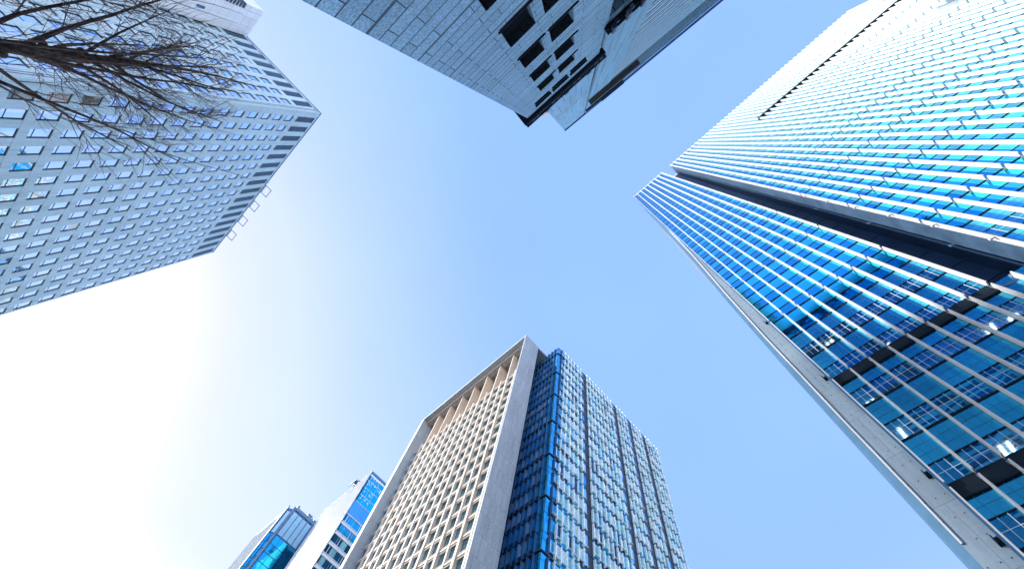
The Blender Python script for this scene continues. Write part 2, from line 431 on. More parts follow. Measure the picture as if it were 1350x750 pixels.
# ================================================================== C : glass tower with white fins, right
CT = thing('office_tower', 'tall blue glass office tower with rows of white vertical fins and a dark slot', 'building', (30.2, -20, 0))
FC = Face(30.2, 0, 0, -1, -1, 0)        # s = -y
FL = 12.85; FH = FL / 3; P = 1.6
ZTOP = 180.5
brk = [0.8, 13.65, 26.6] + [39.3 + FL * k for k in range(12)]
sL0, sL1, sR0, sR1 = 2.9, 16.2, 20.2, 91.0
body = MB(); body.box(WORLD, 34.5, 70, -sR1 + .3, -sL0 - .1, 0, 180)
body.build('building_core', 'core_wall', CT)
body = MB(); body.box(FC, sR0 + .02, sR1, -4.3, -.6, 96, 180.4).box(FC, sL0, sL1, -4.3, -.6, 96, 180.4)
body.build('curtain_wall_frame', 'recess_panel', CT)
fins = []
def cfin(s, z0, z1, D=.58, T=.095):
    q = MB()
    q.box(FC, s - T / 2, s + T / 2, .0, D * .52, z0, z1)
    q.box(FC, s - T / 2 + .02, s + T / 2 - .02, D * .52, D * .60, z0, z1, 1)
    q.box(FC, s - T / 2, s + T / 2, D * .60, D, z0, z1)
    q.box(FC, s - T / 2 - .05, s + T / 2 + .05, 0, .14, z1 + .02, z1 + .34, 1)
    return q
sl = [3.0 + P * i for i in range(9)]
sl = [sL0 + .15 + (sL1 - sL0 - .2) * i / 8 for i in range(9)]
sr = [sR0 + .1 + P * i for i in range(45)]
lowx = [sL1 + .0 + (sR0 + .1 - sL1) * i / 3 for i in (1, 2)]
for col in (sl, sr, lowx):
    for s in col:
        for i, z0 in enumerate(brk):
            if col is lowx and z0 > 27: continue
            z1 = brk[i + 1] if i + 1 < len(brk) else ZTOP
            top = z1 - .42
            if i == len(brk) - 1: top = ZTOP
            if abs(z1 - 142.1) < .2 and s > 41: top = z1 - 1.2
            fins.append(cfin(s, z0, top))
parts('fin', fins, ['fin_white', 'bracket_grey'], CT)
panesV, spandS = [], []
joint = MB()
def bay(s0, s1, zz):
    j = 0
    z = zz
    vis = MB().pane(FC, s0 + .03, s1 - .03, -.04 + random.uniform(-.003, .003), z + .08, z + 1.85)
    spn = MB().pane(FC, s0 + .03, s1 - .03, -.03 + random.uniform(-.003, .003), z + 1.93, z + FH - .06)
    return vis, spn
random.seed(7)
rows = []
z = 39.3 + .1
hiV, hiS, loV, loS = [], [], [], []
def addcol(s0, s1, zlo, zhi):
    for i, b in enumerate(brk):
        if b < zlo - 1 or b > zhi: continue
        for k in range(3):
            zz = b + k * FH
            if zz > 178: continue
            v, sp = bay(s0, s1, zz)
            if zz < 46: loV.append(v); loS.append(sp)
            else: hiV.append(v); hiS.append(sp)
for col in (sl, sr):
    for a, b in zip(col[:-1], col[1:]): addcol(a, b, 0, 999)
mid = [sL1 - .05] + lowx + [sR0 + .1]
for a, b in zip(mid[:-1], mid[1:]): addcol(a, b, 0, 27)
parts('vision_pane', loV + hiV, 'glass_vision_clear', CT) if False else None
def keep(items): return [q for q in items if shown(q) > 0]
def drop(items): return [q for q in items if shown(q) <= 0]
parts('vision_pane', keep(loV), 'glass_vision_clear', CT, limit=60)
parts('vision_pane', hiV, 'glass_vision', CT, limit=40)
parts('spandrel_pane', keep(loS), 'glass_spandrel_low', CT, limit=60)
parts('spandrel_pane', hiS, 'glass_spandrel', CT, limit=40)
q = MB()
for it in drop(loV): q.add(it)
for it in drop(loS): q.add(it)
q.build('lower_glazing', 'glass_vision', CT)['kind'] = 'stuff'
gb = MB()
for q_ in loV:
    if shown(q_) < 60: continue
    y0, y1 = sorted((-q_.v[0].y, -q_.v[1].y)); zs_ = sorted(v.z for v in q_.v); z0, z1 = zs_[0], zs_[-1]
    for t in (1 / 3, 2 / 3): gb.box(FC, y0 + (y1 - y0) * t - .018, y0 + (y1 - y0) * t + .018, -.034, -.016, z0, z1)
    gb.box(FC, y0, y1, -.034, -.018, z0 + (z1 - z0) * .55, z0 + (z1 - z0) * .55 + .035)
gb.build('reflection_grid', 'rib_pale', CT)['kind'] = 'stuff'  # pale bars stand in for a facade grid reflected in the panes
gb = MB()
for q_ in loS:
    if shown(q_) < 60: continue
    y0, y1 = sorted((-q_.v[0].y, -q_.v[1].y)); zs_ = sorted(v.z for v in q_.v); z0, z1 = zs_[0], zs_[-1]
    for t in (1 / 3, 2 / 3):
        gb.box(FC, y0 + (y1 - y0) * t - .012, y0 + (y1 - y0) * t + .012, -.03, -.02, z0, z1)
        gb.box(FC, y0, y1, -.03, -.021, z0 + (z1 - z0) * t, z0 + (z1 - z0) * t + .02)
gb.build('panel_joint', 'frame_blue', CT)['kind'] = 'stuff'
# mullion lines behind the panes: transoms and slab joints
for (a, b, zlo, zhi) in ((sL0, sL1, 0, 181), (sR0, sR1, 0, 181), (sL1, sR0, 0, 39)):
    for i, b_ in enumerate(brk):
        if b_ > zhi - 1: continue
        for k in range(3):
            zz = b_ + k * FH
            if zz > 178: continue
            joint.box(FC, a, b, -.10, .03, zz - .06, zz + .08)
            joint.box(FC, a, b, -.10, .0, zz + 1.85, zz + 1.93)
joint.build('transom', 'joint_black', CT)
mul = MB()
for col in (sl, sr):
    for s in col: mul.box(FC, s - .03, s + .03, -.12, -.005, 0, 180.4)
for s in lowx: mul.box(FC, s - .03, s + .03, -.12, -.005, 0, 39)
mul.build('mullion', 'frame_blue', CT)
# dark belts
for (a, b, z0, z1) in ((sL0, sL1 + .2, 38.35, 39.5), (sL0, sR1, 25.6, 26.75), (sR0, sR1, 38.75, 39.35), (41, sR1, 141.0, 142.2), (sL0, sR1, 12.7, 13.8)):
    q = MB(); q.box(FC, a, b, -.05, (.62 if z0 > 140 else .12), z0, z1); q.build('belt_course', 'joint_black', CT)
# recess slot
q = MB(); q.box(FC, sL1, sR0, -4.6, -4.2, 38.4, 180)
q.box(FC, sL1 - .12, sL1 + .02, -4.2, .02, 38.4, 180.6); q.box(FC, sR0 - .04, sR0 + .05, -4.2, .02, 38.4, 180.6)
q.box(FC, sL1 + .02, sR0 - .04, -4.2, -.0, 38.4, 38.7)
rs = q.build('recess', 'recess_panel', CT); rs['label'] = 'dark vertical slot running up between the finned faces'
q = MB()
for i in range(33): q.box(FC, sL1 + .02, sR0 - .04, -4.2, -4.12, 41 + i * FH, 41.06 + i * FH)
q.box(FC, 17.4, 17.55, -4.2, -4.0, 39, 180).box(FC, sR0 - .3, sR0 - .14, -2.2, -2.0, 39, 180)
q.build('rail', 'slat_blue', rs)
for k in range(14):
    q = MB(); zz = 39.3 + FL * k * .5 + 4
    q.box(FC, sR0 - .35, sR0 - .05, .45, .6, zz, zz + .25); q.build('bracket', 'fin_white', CT)
q = MB(); q.box(FC, sL0, sL1, -.8, .1, 180.45, 181.0).box(FC, sR0, sR1, -.8, .1, 180.45, 181.0).box(FC, sL1, sR0, -4.6, -4.0, 180.0, 180.9)
q.build('parapet', 'white_metal', CT)
# side return of the glass volume
FC2 = Face(30.2, -sR1, 1, 0, 0, -1)
q = MB(); q.box(WORLD, 30.3, 34.5, -sR1 - .0, -sR1 + .2, 0, 180.4); q.box(WORLD, 30.3, 34.5, -sL0 - .25, -sL0 - .08, 0, 180.4)
q.build('side_wall', 'recess_panel', CT)
# floors seen through the lower glass
ceil = MB()
for i, b_ in enumerate(brk):
    for k in range(3):
        zz = b_ + k * FH + 1.9
        if zz > 50: continue
        ceil.box(FC, sL0 + .1, (60 if zz > 39 else 60), -4.2, -.3, zz, zz + .25) if zz < 38 else (ceil.box(FC, sL0 + .1, sL1 - .2, -4.2, -.3, zz, zz + .25), ceil.box(FC, sR0 + .1, 60, -4.2, -.3, zz, zz + .25))
ceil.build('ceiling', 'ceiling_white', CT)
random.seed(12)
lampmb = []
spots = [(5.2, 23.0), (6.9, 24.9), (8.3, 36.0), (9.1, 22.4), (10.4, 24.0), (11.6, 36.2), (4.6, 34.5)]
for i, b_ in enumerate(brk):
    for k in range(3):
        zz = b_ + k * FH + 1.86
        if zz > 52 or zz < 8: continue
        s = sL0 + .8
        while s < 26:
            if random.random() < .36 and not (zz > 38 and sL1 - 1 < s < sR0 + .2):
                L = random.choice((.9, 1.2, 1.3)); d = random.uniform(-1.6, -.45)
                lampmb.append(MB().box(FC, s, s + .16, d - L, d, zz - .05, zz))
                if random.random() < .6: lampmb.append(MB().box(FC, s + .45, s + .61, d - L, d, zz - .05, zz))
            s += P
parts('ceiling_light', lampmb, 'lamp_white', CT, limit=60)
# stone pier closing the left side, widening towards its foot
prof = [(0, .80), (35, .85), (50, .98), (64, 1.25), (87, 1.95), (120, 2.45), (181.2, 2.98)]
q = MB(); X0 = 29.95
ring = []
for z, s in prof:
    ring.append([Vector((X0, -2.93, z)), Vector((X0, -s - .45, z)), Vector((X0 + .35, -s, z)), Vector((X0 + 6, -s, z)), Vector((X0 + 6, -2.93, z))])
b0 = len(q.v)
for r_ in ring: q.v += r_
for i in range(len(ring) - 1):
    for j in range(5):
        a = b0 + i * 5 + j; b = b0 + i * 5 + (j + 1) % 5
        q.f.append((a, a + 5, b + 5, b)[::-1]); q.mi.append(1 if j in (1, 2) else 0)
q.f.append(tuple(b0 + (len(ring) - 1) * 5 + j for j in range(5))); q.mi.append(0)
pier = q.build('stone_pier', ['stone_pier', 'pier_shade'], CT)
q = MB(); q.box(FC, 2.86, 3.02, -.2, .5, 0, 181.2); q.build('edge_trim', 'frame_blue', CT)
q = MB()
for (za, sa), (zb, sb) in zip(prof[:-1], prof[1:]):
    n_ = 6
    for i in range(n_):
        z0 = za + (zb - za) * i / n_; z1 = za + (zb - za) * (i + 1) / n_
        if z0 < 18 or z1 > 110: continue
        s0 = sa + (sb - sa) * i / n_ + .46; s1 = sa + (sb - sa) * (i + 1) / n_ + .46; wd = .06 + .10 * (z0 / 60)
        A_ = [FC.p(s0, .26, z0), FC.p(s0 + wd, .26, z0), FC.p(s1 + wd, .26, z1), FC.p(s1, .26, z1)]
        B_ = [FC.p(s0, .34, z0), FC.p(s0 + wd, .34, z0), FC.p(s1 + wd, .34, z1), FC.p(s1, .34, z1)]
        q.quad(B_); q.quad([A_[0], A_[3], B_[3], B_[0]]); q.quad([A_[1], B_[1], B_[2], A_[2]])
q.build('painted_sun_strip', 'fin_white', pier)  # white strip modelled in place of a sunlit sliver along the pier
def pier_s(z):
    for (za, sa), (zb, sb) in zip(prof[:-1], prof[1:]):
        if za <= z <= zb: return sa + (sb - sa) * (z - za) / (zb - za)
    return 2.9
q = MB()
z = 9.
while z < 150:
    s1 = pier_s(z) + .6
    if s1 < 2.5:
        for s in (s1, (s1 + 2.7) / 2, 2.6):
            q.box(FC, s - .025, s + .025, 30.2 - X0, 30.2 - X0 + .02, z, z + .06)
    z += 1.43
q.build('anchor_hole', 'joint_black', pier)['kind'] = 'stuff'
for z in (22.5, 27.4, 39.4, 52.2): MB().box(FC, 2.6, 2.95, .25, .34, z, z + .5).box(FC, 2.6, 2.66, .34, .6, z, z + .5).build('bracket', 'joint_black', CT)

# ================================================================== D : loggia tower, bottom centre
D = thing('office_tower', 'beige stone and blue glass office tower with columned loggia under its roof frame', 'building', (37.7, 57.4, 0))
FD = Face(40.2, 0, 0, 1, -1, 0)
H4 = 4.5; BY0, BY1 = 59.0, 114.2
NB = 8; BP = (BY1 - BY0) / NB
zf = [131 - H4 * k for k in range(29)]
# portal frame
q = MB(); FX = Face(37.7, 0, 0, 1, -1, 0)
q.box(FX, 57.35, 57.85, -6.6, 0, 0, 149.1).box(FX, 57.85, 58.25, -6.5, -2.2, 0, 149.1)
fr = q.build('frame_pier', 'stone_frame', D)
q = MB(); q.box(FX, 114.4, 116.2, -6.6, 0, 0, 149.1); q.build('frame_pier', 'stone_frame', D)
q = MB(); q.box(FX, 57.35, 116.2, -11.2, 0, 149.1, 150.1); q.build('frame_beam', 'stone_frame', D)
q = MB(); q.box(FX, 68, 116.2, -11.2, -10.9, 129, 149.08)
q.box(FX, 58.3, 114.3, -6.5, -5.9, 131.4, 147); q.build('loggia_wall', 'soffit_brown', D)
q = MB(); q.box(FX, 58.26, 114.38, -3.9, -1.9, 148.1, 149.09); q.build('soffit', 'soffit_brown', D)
# body
q = MB(); q.box(WORLD, 42.6, 50, 68.2, 116, 0, 130.6); q.box(WORLD, 50, 104, 52.4, 116, 0, 148.5); q.box(WORLD, 41.4, 42.6, 58.4, 68.2, 0, 130.6)
q.build('building_core', 'core_wall', D)
bays = []
cream = []
for k in range(NB + 1):
    y = BY0 + BP * k
    if k == 0 or k == NB: continue
    cream.append(MB().box(FD, y - .34, y + .34, -1.0, 0, 0, 131).box(FD, y - .24, y + .24, -3.4, -.0, 131, 148.1))
parts('loggia_column', cream, 'stone_cream', D)
# egg-crate: half-bay mullions and floor ledges
half = []
for k in range(NB):
    y = BY0 + BP * (k + .5)
    half.append(MB().box(FD, y - .24, y + .24, -1.0, -.18, 0, 133.4))
parts('mullion', half, 'stone_beige', D)
ledges = []
for i, z in enumerate(zf):
    q = MB()
    for k in range(NB):
        for h in (0, 1):
            a = BY0 + BP * (k + h / 2) + (.32 if h == 0 else .24); b = BY0 + BP * (k + (h + 1) / 2) - (.24 if h == 0 else .32)
            q.box(FD, a, b, -1.0, -.28, z - .15, z + .2)
            q.box(FD, a, b, -.45, -.30, z - .75, z - .62, 1)
            q.box(FD, a, b, -1.0, -.6, z + .2, z + .75)
            q.box(FD, a, b, -.42, -.3, z + .5, z + .6, 1)
    ledges.append(q)
parts('floor_ledge', ledges, ['stone_beige', 'stone_cream'], D)
wf, wp = [], []
for i, z in enumerate(zf):
    zb, zt = z - H4 + .75, z - .15
    if zb < 2: continue
    for k in range(NB):
        for h in (0, 1):
            a = BY0 + BP * (k + h / 2) + (.32 if h == 0 else .24); b = BY0 + BP * (k + (h + 1) / 2) - (.24 if h == 0 else .32)
            f = MB(); d = -.98
            f.box(FD, a, a + .4, d, d + .3, zb, zt, 1); f.box(FD, b - .08, b, d, d + .08, zb, zt)
            f.box(FD, a + .4, b - .08, d, d + .08, zt - .1, zt); f.box(FD, a + .4, b - .08, d, d + .08, zb, zb + .1)
            f.box(FD, (a + b) / 2 + .2, (a + b) / 2 + .26, d, d + .06, zb + .1, zt - .1)
            p = MB().pane(FD, a + .4, b - .08, d + .02, zb + .1, zt - .1)
            wf.append(f); wp.append(p)
parts('window', wf, ['frame_blue', 'stone_beige'], D, 'glass_window', 'pane', subs=wp)
# --- glass volume
FG1 = Face(49.2, 51.8, 0, 1, -1, 0)       # small return towards the street
FG2 = Face(49.2, 51.8, 1, 0, 0, -1)       # long side
zg = [150 - H4 * k for k in range(34)]
q = MB()
W1, W2 = 16.0, 55.7
rec = [(12.9, 13.6), (30.2, 30.9), (38.6, 39.8), (46.8, 47.3)]
random.seed(3)
PW = W2 / 33.
crn, navy, turq, pale = [], [], [], []
for zt in zg:
    zb = zt - H4
    if zb < 0: continue
    for F in (FG1, FG2):
        e = 1.5
        crn.append(MB().pane(F, .03, e, .02, zb + .12, zb + 2.75)); crn.append(MB().pane(F, .03, e, .03, zb + 2.83, zt - .04))
    for i in range(9):
        a = 1.5 + 1.55 * i
        navy.append(MB().pane(FG1, a + .05, a + 1.5, .0, zb + 1.4, zt - .1, random.choice((0, 0, 2, 3))).pane(FG1, a + .05, a + 1.5, -.05, zb + .1, zb + 1.3, 1))
    for i in range(1, 33):
        a = i * PW
        if any(r0 - .3 < a < r1 for r0, r1 in rec): continue
        if i < 2: 
            navy.append(MB().pane(FG2, a + .05, a + PW - .05, .0, zb + 1.4, zt - .1, 0).pane(FG2, a + .05, a + PW - .05, -.05, zb + .1, zb + 1.3, 1)); continue
        r = random.random()
        m_ = 2 if r < .42 else (3 if r < .84 else (0 if r < .93 else 1))
        turq.append(MB().pane(FG2, a + .05, a + PW - .05, .0, zb + 1.3, zt - .1, m_).pane(FG2, a + .05, a + PW - .05, -.04, zb + .1, zb + 1.2, random.choice((1, 0, 2))))
GM = ['glass_cyan', 'glass_navy', 'glass_turquoise', 'glass_pale']
parts('corner_pane', crn, 'glass_bluecorner', D, limit=60)
parts('glazing_unit', navy, GM, D, limit=50)
parts('facade_pane', turq, GM, D)
q = MB(); q.box(FG1, 0, W1, -.6, -.08, 0, 149.4); q.box(FG2, .6, W2, -.5, -.08, 0, 149.4); q.build('backing_wall', 'frame_dark', D)
gf = []
for i in range(10):
    a = 1.5 + 1.55 * i
    for j, zt in enumerate(zg):
        if zt < 5: continue
        gf.append(MB().box(FG1, a - .07, a + .07, 0, .55, zt - H4 + .0, zt + (.35 if j == 0 else -.25)))
parts('fin', gf, 'frame_blue', D, limit=40)
gf = []
for i in range(1, 34):
    a = i * PW
    for j, zt in enumerate(zg):
        if zt < 5 or any(r0 - .1 < a < r1 + .1 for r0, r1 in rec): continue
        o1 = random.uniform(.42, .62); z0 = zt - H4 + random.uniform(.1, .5)
        z1 = zt + (.35 if j == 0 else -random.uniform(.1, .6))
        mi = 1 if i < 2 else 0
        gf.append(MB().box(FG2, a - .09, a + .09, 0, o1, z0, z1, mi))
parts('fin', gf, ['fin_silver', 'frame_blue'], D, limit=60)
q = []
for i in range(1, 33):
    a = i * PW
    for zt in zg:
        if zt < 5 or any(r0 - .1 < a < r1 + .1 for r0, r1 in rec): continue
        if random.random() < .8:
            b = MB().box(FG2, a + .1, a + PW - .1, 0, random.uniform(.15, .5), zt - H4 + 1.2, zt - H4 + 1.3)
            if random.random() < .45: b.box(FG2, a + .25, a + .55, .05, .3, zt - H4 + 1.4, zt - random.uniform(.4, 1.8))
            q.append(b)
parts('sun_shade', q, 'fin_silver', D)
q = MB()
for zt in zg[1::1]:
    q.box(FG1, 1.5, W1, 0, .1, zt - .08, zt + .08); q.box(FG2, 1.6, W2, 0, .08, zt - .08, zt + .08)
for k in range(1, 34, 3):
    zt = zg[k]; q.box(FG1, .0, W1, .1, .28, zt - .12, zt + .12); q.box(FG2, 0, PW * 2, .1, .28, zt - .12, zt + .12)
q.build('floor_band', 'frame_dark', D)
for r0, r1 in rec:
    q = MB(); q.box(FG2, r0, r1, -.08, -.02, 0, 149.3); q.build('recess', 'slat_dark', D)
q = MB(); q.box(FG1, 0, W1, -.6, .1, 149.5, 150.0).box(FG2, .1, W2, -.6, .1, 149.5, 150.0); q.build('parapet', 'frame_blue', D)
q = MB(); q.box(WORLD, 103.0, 104.9, 52.4, 116, 0, 149.4); q.build('rear_wall', 'stone_frame', D)

# ================================================================== E : white-finned tower behind D
E_ = thing('office_tower', 'white finned office tower with bands of dark windows beside the beige tower', 'building', (41, 152.3, 0))
FE1 = Face(41, 152.3, 0, 1, -1, 0); FE2 = Face(41, 152.3, 1, 0, 0, -1)
q = MB(); q.box(WORLD, 41.6, 70, 152.9, 186.3, 0, 148.5); q.build('building_core', 'core_wall', E_)
q = MB(); q.box(FE1, 0, 34.2, -.7, -.2, 0, 148.8); q.build('wall', 'wall_pale', E_)
fs = []
for i in range(22):
    a = .2 + 1.62 * i
    fs.append(MB().box(FE1, a - .10, a + .10, -.2, .20, 0, 149.6 if i % 3 == 0 else 149.0))
parts('fin', fs, 'fin_white', E_)
gl = []
for i in range(21):
    a = .2 + 1.62 * i
    for k in range(33):
        zt = 146 - 4.45 * k
        if zt < 5: continue
        gl.append(MB().pane(FE1, a + .16, a + 1.46, -.15, zt - 2.3, zt))
parts('window', gl, 'glass_cyan', E_, limit=40)
q = MB(); q.box(FE2, 0, 29, -.6, -.1, 0, 148.8); q.build('wall', 'white_metal', E_)
q = MB()
for i in range(5):
    for k in range(4):
        q.pane(FE2, .35 + 2.75 * i, 2.95 + 2.75 * i, 0, 133.4 + k * 3.8, 136.9 + k * 3.8)
q.build('crown_glazing', 'glass_spandrel', E_)
for k in range(4):
    for i in range(5):
        q = MB()
        if random.random() < .7:
            for t in range(random.randint(2, 5)):
                x = .5 + 2.75 * i + random.uniform(0, 2); z = 134 + k * 3.8 + random.uniform(0, 2.4)
                q.box(FE2, x, x + .45, .02, .06, z, z + .5)
            q.build('blind', 'blind_white', E_)
q = MB(); q.box(FE2, 0, 29, -.1, .02, 126.9, 133.1); q.build('spandrel_band', 'glass_skyband', E_)
q = MB()
wn = []
for k in range(28):
    zt = 126.2 - 4.5 * k
    if zt < 4: break
    q.box(FE2, 0, 29, -.1, .25, zt, zt + .3); q.box(FE2, 0, 29, -.1, .12, zt - 3.2, zt - 3.0); q.box(FE2, 0, 29, -.1, .05, zt - 4.2, zt - 3.4)
    for i in range(10):
        a = .3 + 2.1 * i
        mi = 0 if k < 2 else (1 if (k * 7 + i * 3) % 4 else 2)
        wn.append(MB().pane(FE2, a + .06, a + 2.04, .0, zt - 2.95, zt - .05, mi))
        if (k + i) % 3 == 0: q.box(FE2, a + .9, a + 1.1, .01, .05, zt - 2.95, zt - .05)
q.build('floor_band', 'white_metal', E_)
parts('window', wn, ['glass_cyan', 'glass_navy', 'glass_turquoise'], E_, limit=60)
q = MB(); q.box(FE1, -.1, .35, -.2, .1, 0, 149.2); q.box(FE2, 0, 29, -.1, .15, 148.4, 149.3); q.build('edge_trim', 'slat_blue', E_)
q = MB(); q.box(FE2, .3, 29, .0, .2, 146.8, 147.6); q.build('ledge', 'white_metal', E_)
# roof crane
q = MB(); q.box(WORLD, 40.8, 43.5, 163.5, 166.5, 149.9, 151.6); q.box(WORLD, 40.0, 40.8, 164, 165.6, 150.4, 151.4); q.box(WORLD, 42, 43, 164.5, 165.5, 148.4, 149.9)
q.box(WORLD, 39.7, 40.0, 163.2, 169.2, 150.5, 151.0); q.build('roof_crane', 'slat_blue', E_)

# ================================================================== F : blue glass tower farthest left
F_ = thing('office_tower', 'smaller blue glass office tower with pale panelled crown, farthest left along the bottom', 'building', (30, 199, 0))
q = MB(); q.prism([(29.2, 201.4), (32.2, 199.2), (70, 199.2), (70, 229), (29.2, 229)], 0, 149); q.build('building_core', 'frame_blue', F_)
FF1 = Face(29, 201.2, 0, 1, -1, 0); FF2 = Face(32, 199, 1, 0, 0, -1)
FF3 = Face(29, 201.2, 3, -2.2, -2.2, -3)
q = MB(); q.box(FF1, .2, 27.5, -.2, .0, 0, 147.5)
for k in range(33): q.box(FF1, .3, 27.5, .0, .03, 3 + 4.4 * k, 3.5 + 4.4 * k)
for k in range(18): q.box(FF1, .4 + 1.55 * k, .5 + 1.55 * k, 0.031, .09, 0, 147.4)
q.build('wall', 'panel_silver', F_)
cr = []
for k in range(4): cr.append(MB().box(FF2, .3 + 2.65 * k, 2.7 + 2.65 * k, -.1, .08, 135.6, 147.6))
cr.append(MB().box(FF3, .9, 2.4, -.1, .08, 135.6, 147.0))
parts('crown_panel', cr, 'crown_blue', F_)
wn = []
for k in range(33):
    zt = 134.8 - 4.0 * k
    if zt < 5: break
    for i in range(6):
        a = .25 + 2.6 * i
        wn.append(MB().pane(FF2, a + .08, a + 2.5, .05, zt - 3.8, zt - .06))
    wn.append(MB().pane(FF3, .3, 1.5, .05, zt - 3.8, zt - .06)); wn.append(MB().pane(FF3, 2.0, 3.3, .05, zt - 2.5, zt - .06))
parts('window', wn, 'glass_cyan', F_, limit=80)
q = MB()
for k in range(5): q.box(FF2, -.1 + 2.65 * k, .22 + 2.65 * k, -.1, .2, 134.9, 149.4)
q.box(FF3, .0, .5, -.1, .2, 0, 150).box(FF3, 2.7, 3.6, -.1, .3, 0, 150); q.box(FF2, 0, 12, -.1, .25, 148.6, 150.2)
q.box(FF1, 0, .8, -.1, .2, 0, 149.6); q.build('edge_trim', 'slat_blue', F_)
MB().box(WORLD, 38.5, 40.5, 199.5, 201.5, 149, 151.9).box(WORLD, 38.2, 40.8, 199.4, 201.6, 151.9, 152.1).build('roof_plant', 'slat_blue', F_)
MB().box(WORLD, 40.9, 41.6, 199.3, 200.2, 149, 151.2).build('roof_plant', 'slat_blue', F_)
MB().box(WORLD, 42, 43.5, 199.3, 200.2, 149, 151.4).build('roof_plant', 'slat_blue', F_)
MB().box(WORLD, 32, 33.2, 199.2, 200.0, 149, 151.6).build('roof_plant', 'slat_blue', F_)

# ================================================================== B2 : panelled tower at the top
K2 = 190 / 170.
B2 = thing('office_tower', 'tall blue-grey panelled tower with horizontal ribs rising behind the granite block', 'building', (-3.9, 0.02, 0))
F2 = Face(-7.262, .04, .0862, -.9963, .9963, .0862, .537)
Z2 = lambda z: (z - 1.6) * K2 + 1.6
S2 = lambda s: s * K2
L2 = S2(70)
q = MB(); q.box(F2, 0.05, L2, -12.6, -.5, 0, 189.3); q.build('building_core', 'panel_blue', B2)
q = MB(); q.box(F2, 0, S2(8.5), -.5, 0, 0, 189.3); q.build('wall', 'panel_blue', B2)['label'] = 'blue-grey panelled wall at the corner edge'
q = MB(); q.box(F2, S2(8.5), S2(8.85), -.5, -.25, 0, 189.2); q.build('recess', 'joint_black', B2)
q = MB(); q.box(F2, S2(8.85), S2(14.7), -.5, .25, 0, Z2(166)); q.build('wall', 'panel_blue', B2)
q = MB(); q.box(F2, S2(10.0), S2(10.12), .25, .29, 0, Z2(110)).box(F2, S2(12.4), S2(12.46), .25, .27, 0, Z2(110)).box(F2, S2(8.86), S2(9.6), .25, .4, 0, Z2(104)); q.build('panel_joint', 'panel_blue', B2)
q = MB(); q.box(F2, .02, S2(22), .25, .3, Z2(88), Z2(88.5)) if False else q.box(F2, .02, S2(8.45), .003, .06, Z2(97), Z2(98)); q.build('string_course', 'white_metal', B2)
q = MB(); q.box(F2, S2(14.7), L2, -.5, -.1, 0, Z2(166)); q.build('ribbed_glazing', 'glass_ribbed', B2)
rb = []
z = 20.
while z < 164:
    if z < 112:
        rb.append(MB().box(F2, S2(14.75), L2, -.1, .12, Z2(z), Z2(z) + 1.3)); rb.append(MB().box(F2, S2(14.75), L2, -.1, .08, Z2(z) + 1.9, Z2(z) + 2.4, 1))
        rb.append(MB().box(F2, S2(14.75), L2, -.1, .10, Z2(z) + 3.1, Z2(z) + 3.9))
    else:
        rb.append(MB().box(F2, S2(14.75), L2, -.1, .05, Z2(z), Z2(z) + .25)); rb.append(MB().box(F2, S2(14.75), L2, -.1, .03, Z2(z) + 2.3, Z2(z) + 2.45, 1))
    z += 4.3
parts('rib', rb, ['rib_pale', 'slat_blue'], B2)
q = MB(); q.box(F2, S2(14.7), L2, -.5, .1, Z2(157), Z2(166)); q.build('sky_band', 'glass_skyband', B2)
q = MB(); q.box(F2, 0, L2, -.5, .5, 189.3, 190.4).box(F2, S2(9), L2, -.5, .3, Z2(166), 188.2); q.build('coping', 'slat_dark', B2)
q = MB(); q.box(F2, S2(8.6), S2(22.4), .25, 1.6, Z2(116.8), Z2(118.6)); q.build('soffit_bar', 'bar_brown', B2)
q = MB(); q.box(F2, S2(8.6), S2(22), .25, 1.0, Z2(148), Z2(151.5)).box(F2, S2(14), S2(22), 1.0, 1.5, Z2(149), Z2(150.5)); q.build('maintenance_rail', 'slat_dark', B2)

# ================================================================== B1 : dark granite block at the top
K1 = 48 / 60.
Z1 = lambda z: (z - 1.6) * K1 + 1.6
B1 = thing('office_block', 'blue-grey granite block with deep black windows and a dark crown rail', 'building', (-2.7, 1.1, 0))
F1 = Face(-6.2 * K1 * .995, 2.94 * K1, .0591, -.9983, .9983, .0591, .544)
S1 = lambda s: s * K1
h_s = [(S1(3.65), S1(5.35)), (S1(5.95), S1(7.75))]
h_z = [(Z1(43.75 - 6.7 * k), Z1(47.2 - 6.7 * k)) for k in range(6)]
sl_s = [(S1(2.4), S1(4.42)), (S1(4.74), S1(6.78)), (S1(7.12), S1(9.16))]
sl_z = [(Z1(51.0), Z1(53.0))]
zmid = Z1(49.2)
q = grid_wall(F1, S1(11.1), zmid, h_s, h_z, -.9, 0, s0=S1(.7), z0=0)
grid_wall(F1, S1(11.1), Z1(58.4), sl_s, sl_z, -.9, 0, mb=q, s0=S1(.7), z0=zmid)
q.build('wall', 'granite_blue', B1)
q = MB(); q.box(F1, S1(.75), S1(11.05), -1.6, -.9, 0, Z1(58.3)).box(F1, S1(.75), 1.7, -12, -1.6, 0, Z1(58.3)); q.build('building_core', 'granite_dark', B1)
